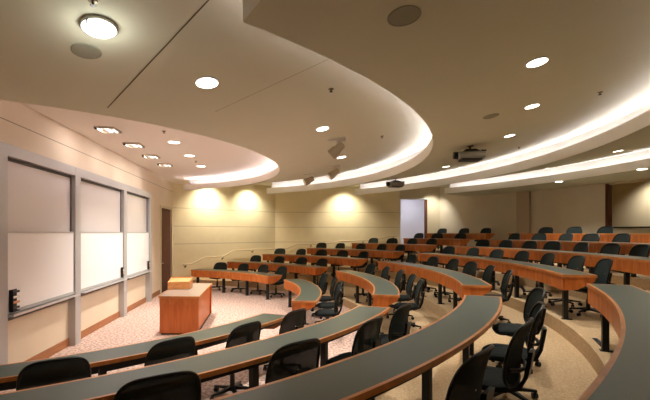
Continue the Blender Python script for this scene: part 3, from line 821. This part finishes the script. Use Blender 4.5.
# marker holders at the corners of the boards
def holder(s, lab, w=.14, h=.30, zc=None):
    O = fw(s); z = (zc or (BB + .16))
    t = thing('marker_holder', lab, 'marker holder', (O.x, O.y, z), 0, 'marker holders on the whiteboards')
    org = (O.x, O.y, z)
    mb = MB(); wbox(mb, s - w / 2, s + w / 2, .110, .120, z - h / 2, z + h / 2); wbox(mb, s - w / 2, s - w / 2 + .012, .112, .16, z - h / 2, z + h / 2)
    wbox(mb, s - w / 2, s + w / 2, .112, .16, z - h / 2, z - h / 2 + .012); obj('holder_body', mb, M['black'], t, origin=org)
    for j, m in enumerate(('black', 'woodlight', 'white', 'black')):
        zz = z - h / 2 + .05 + j * h * .24
        a = fw(s - w / 2 + .02) + nw * .138; b = fw(s + w / 2 + .012) + nw * .138
        mb = MB(); mb.cyl((a.x, a.y, zz), (b.x, b.y, zz), .016); obj('marker', mb, M[m], t, origin=org)
holder(5.47 + PW + .10, 'black holder full of markers at the lower corner of the nearest whiteboard', .16, .30)
holder(10.17 - PW - .13, 'small black marker holder at the lower corner of the middle whiteboard', .10, .24, BB + .14)
holder(12.37 - PW - .13, 'small black marker holder at the lower corner of the farthest whiteboard', .10, .24, BB + .14)

# ------------------------------------------------------------------ instructor's desk and lectern box
TB = Vector((-2.50, 8.27)); TL = Vector((-3.325, 8.31)); ln = Vector((-.150, 1)).normalized()
LEN = 2.2; TZ = EYE - 1.265
TR = TB + ln * LEN; TRL = TL + ln * LEN
ctr = (TB + TL + TR + TRL) / 4
t = thing('instructor_desk', "cherry wood instructor's desk with grey top standing before the whiteboards", 'desk', (ctr.x, ctr.y, 0))
org = (ctr.x, ctr.y, 0)
def quad(e0, e1, f0, f1):
    """sub-rectangle of the desk plan: e across 0..1 (left to right), f along 0..1"""
    q = lambda e, f: TL + (TB - TL) * e + ln * LEN * f
    return [tuple(q(e0, f0)), tuple(q(e1, f0)), tuple(q(e1, f1)), tuple(q(e0, f1))]
mb = MB(); mb.prism(quad(.02, .98, .008, .992), TZ - .03, TZ); obj('desktop', mb, mat('warm_grey_laminate', (.27, .21, .17, 1), .28, .5, noise=.2, nscale=60), t, origin=org)
mb = MB()
for q in ((0, 1, 0, .008), (0, 1, .992, 1), (0, .02, .008, .992), (.98, 1, .008, .992)): mb.prism(quad(*q), TZ - .04, TZ + .001)
obj('edge_band', mb, M['woodedge'], t, origin=org)
mb = MB(); mb.prism(quad(.02, .98, .012, .03), .03, TZ - .04); obj('end_panel', mb, M['woodv'], t, origin=org)
mb = MB(); mb.prism(quad(.02, .98, .006, .012), TZ - .17, TZ - .045); obj('apron', mb, M['wood'], t, origin=org)
mb = MB(); mb.prism(quad(.02, .98, .97, .988), .03, TZ - .04); obj('end_panel', mb, M['woodv'], t, origin=org)
mb = MB(); mb.prism(quad(.90, .93, .03, .97), .03, TZ - .04); obj('front_panel', mb, M['woodv'], t, origin=org)
mb = MB(); mb.prism(quad(.05, .08, .03, .97), .03, TZ - .04); obj('back_panel', mb, M['woodv'], t, origin=org)
mb = MB(); mb.prism(quad(.05, .95, .02, .98), 0, .03); obj('plinth', mb, M['black'], t, origin=org)
# lectern box
bx0, by0 = -3.54, 9.28
t = thing('lectern_box', "small light cherry lectern box on the instructor's desk", 'lectern', (-3.30, 9.5, TZ + .002), R_(8))
mb = MB(); mb.box(-.235, .235, -.20, -.18, 0, .17); obj('front_panel', mb, M['woodlight'], t, bevel=.004)
for x in (-.235, .215):
    mb = MB(); p = [(x, -.18, 0), (x, .2, 0), (x, .2, .235), (x, -.18, .17)]; mb.loft([p, [(a + .02, b, c) for a, b, c in p]]); obj('side_panel', mb, M['woodlight'], t)
mb = MB(); mb.box(-.215, .215, .18, .2, 0, .235); obj('rear_panel', mb, M['woodlight'], t)
mb = MB(); mb.hexa([(-.215, -.18, .13), (.215, -.18, .13), (.215, .18, .195), (-.215, .18, .195), (-.215, -.18, .145), (.215, -.18, .145), (.215, .18, .21), (-.215, .18, .21)]); obj('reading_slope', mb, M['woodlight'], t)

# ------------------------------------------------------------------ handrail on the cream walls
def on_wall(u, off=.09):
    """point of the cream walls seen at column u of the photograph"""
    k = (u - 325) / 416.23
    for a, b in ((P[7], P[6]), (P[6], ed(OX0))):
        e = b - a; den = e.x - k * e.y
        s = (k * a.y - a.x) / den
        if 0 <= s <= 1.0:
            n = Vector((e.y, -e.x)).normalized(); p = a + e * s + n * off
            return p, a + e * s
    return b, b
us = [(182, 264.8), (190, 264.2), (204, 257.6), (222, 256.6), (232, 250.6), (256, 249.6), (287, 248.8), (297, 244.6), (326, 243.6), (341, 241.2), (372, 240.2), (388, 236.8), (397, 236.0)]
pts = []
for u, v in us:
    p, w_ = on_wall(u); pts.append((p.x, p.y, EYE - (v - 232.82) / 416.23 * p.y))
p0, w0 = on_wall(182)
t = thing('handrail', 'beige handrail climbing in steps along the cream side wall', 'handrail', (p0.x, p0.y, pts[0][2]))
org = (p0.x, p0.y, pts[0][2])
mb = MB(); mb.tube(pts, .024, 10); obj('rail', mb, M['rail'], t, True, origin=org)
for u, v in ((185, 264.6), (222, 256.6), (252, 249.8), (311, 244.1), (363, 240.5), (393, 236.4)):
    p, w_ = on_wall(u); z = EYE - (v - 232.82) / 416.23 * p.y
    mb = MB(); mb.cyl((w_.x, w_.y, z - .09), (w_.x + (p.x - w_.x) * .1, w_.y + (p.y - w_.y) * .1, z - .09), .04, .04)
    mb.tube([(w_.x, w_.y, z - .09), (p.x, p.y, z - .08), (p.x, p.y, z - .015)], .014, 8); obj('bracket', mb, M['brass'], t, True, origin=org)

# floor slot in the fourth tier
mb = MB()
q = [(RR[3] + .10, -22.3), (RR[3] + .16, -22.3), (RR[3] + .16, -19.4), (RR[3] + .10, -19.4)]
pq = [pol(r_, a_) for r_, a_ in q]; cx = sum(p.x for p in pq) / 4; cy = sum(p.y for p in pq) / 4
mb.prism([(p.x, p.y) for p in pq], ZF[3], ZF[3] + .006)
tag(obj('floor_grille', mb, M['black'], origin=(cx, cy, ZF[3])), 'narrow dark slot grille in the tan carpet beside the aisle riser', 'floor grille')

# ------------------------------------------------------------------ camera, world, view
cam = bpy.data.cameras.new('camera'); co = bpy.data.objects.new('camera', cam); COL.objects.link(co)
co.location = (0, 0, EYE); co.rotation_euler = (PI / 2, 0, 0)
cam.sensor_fit = 'HORIZONTAL'; cam.sensor_width = 36; cam.lens = 36 * 416.23 / 650
cam.shift_y = 32.82 / 650; cam.clip_start = .02
S.camera = co
w = bpy.data.worlds.new('world'); S.world = w; w.use_nodes = True
w.node_tree.nodes['Background'].inputs[0].default_value = (.02, .02, .02, 1)
S.view_settings.view_transform = 'Standard'; S.view_settings.look = 'None'; S.view_settings.gamma = 1; S.view_settings.exposure = .32
S.view_settings.use_curve_mapping = False
S.cycles.max_bounces = 8; S.cycles.diffuse_bounces = 6; S.cycles.transparent_max_bounces = 12
S.cycles.use_denoising = True
S.cycles.sample_clamp_indirect = 6
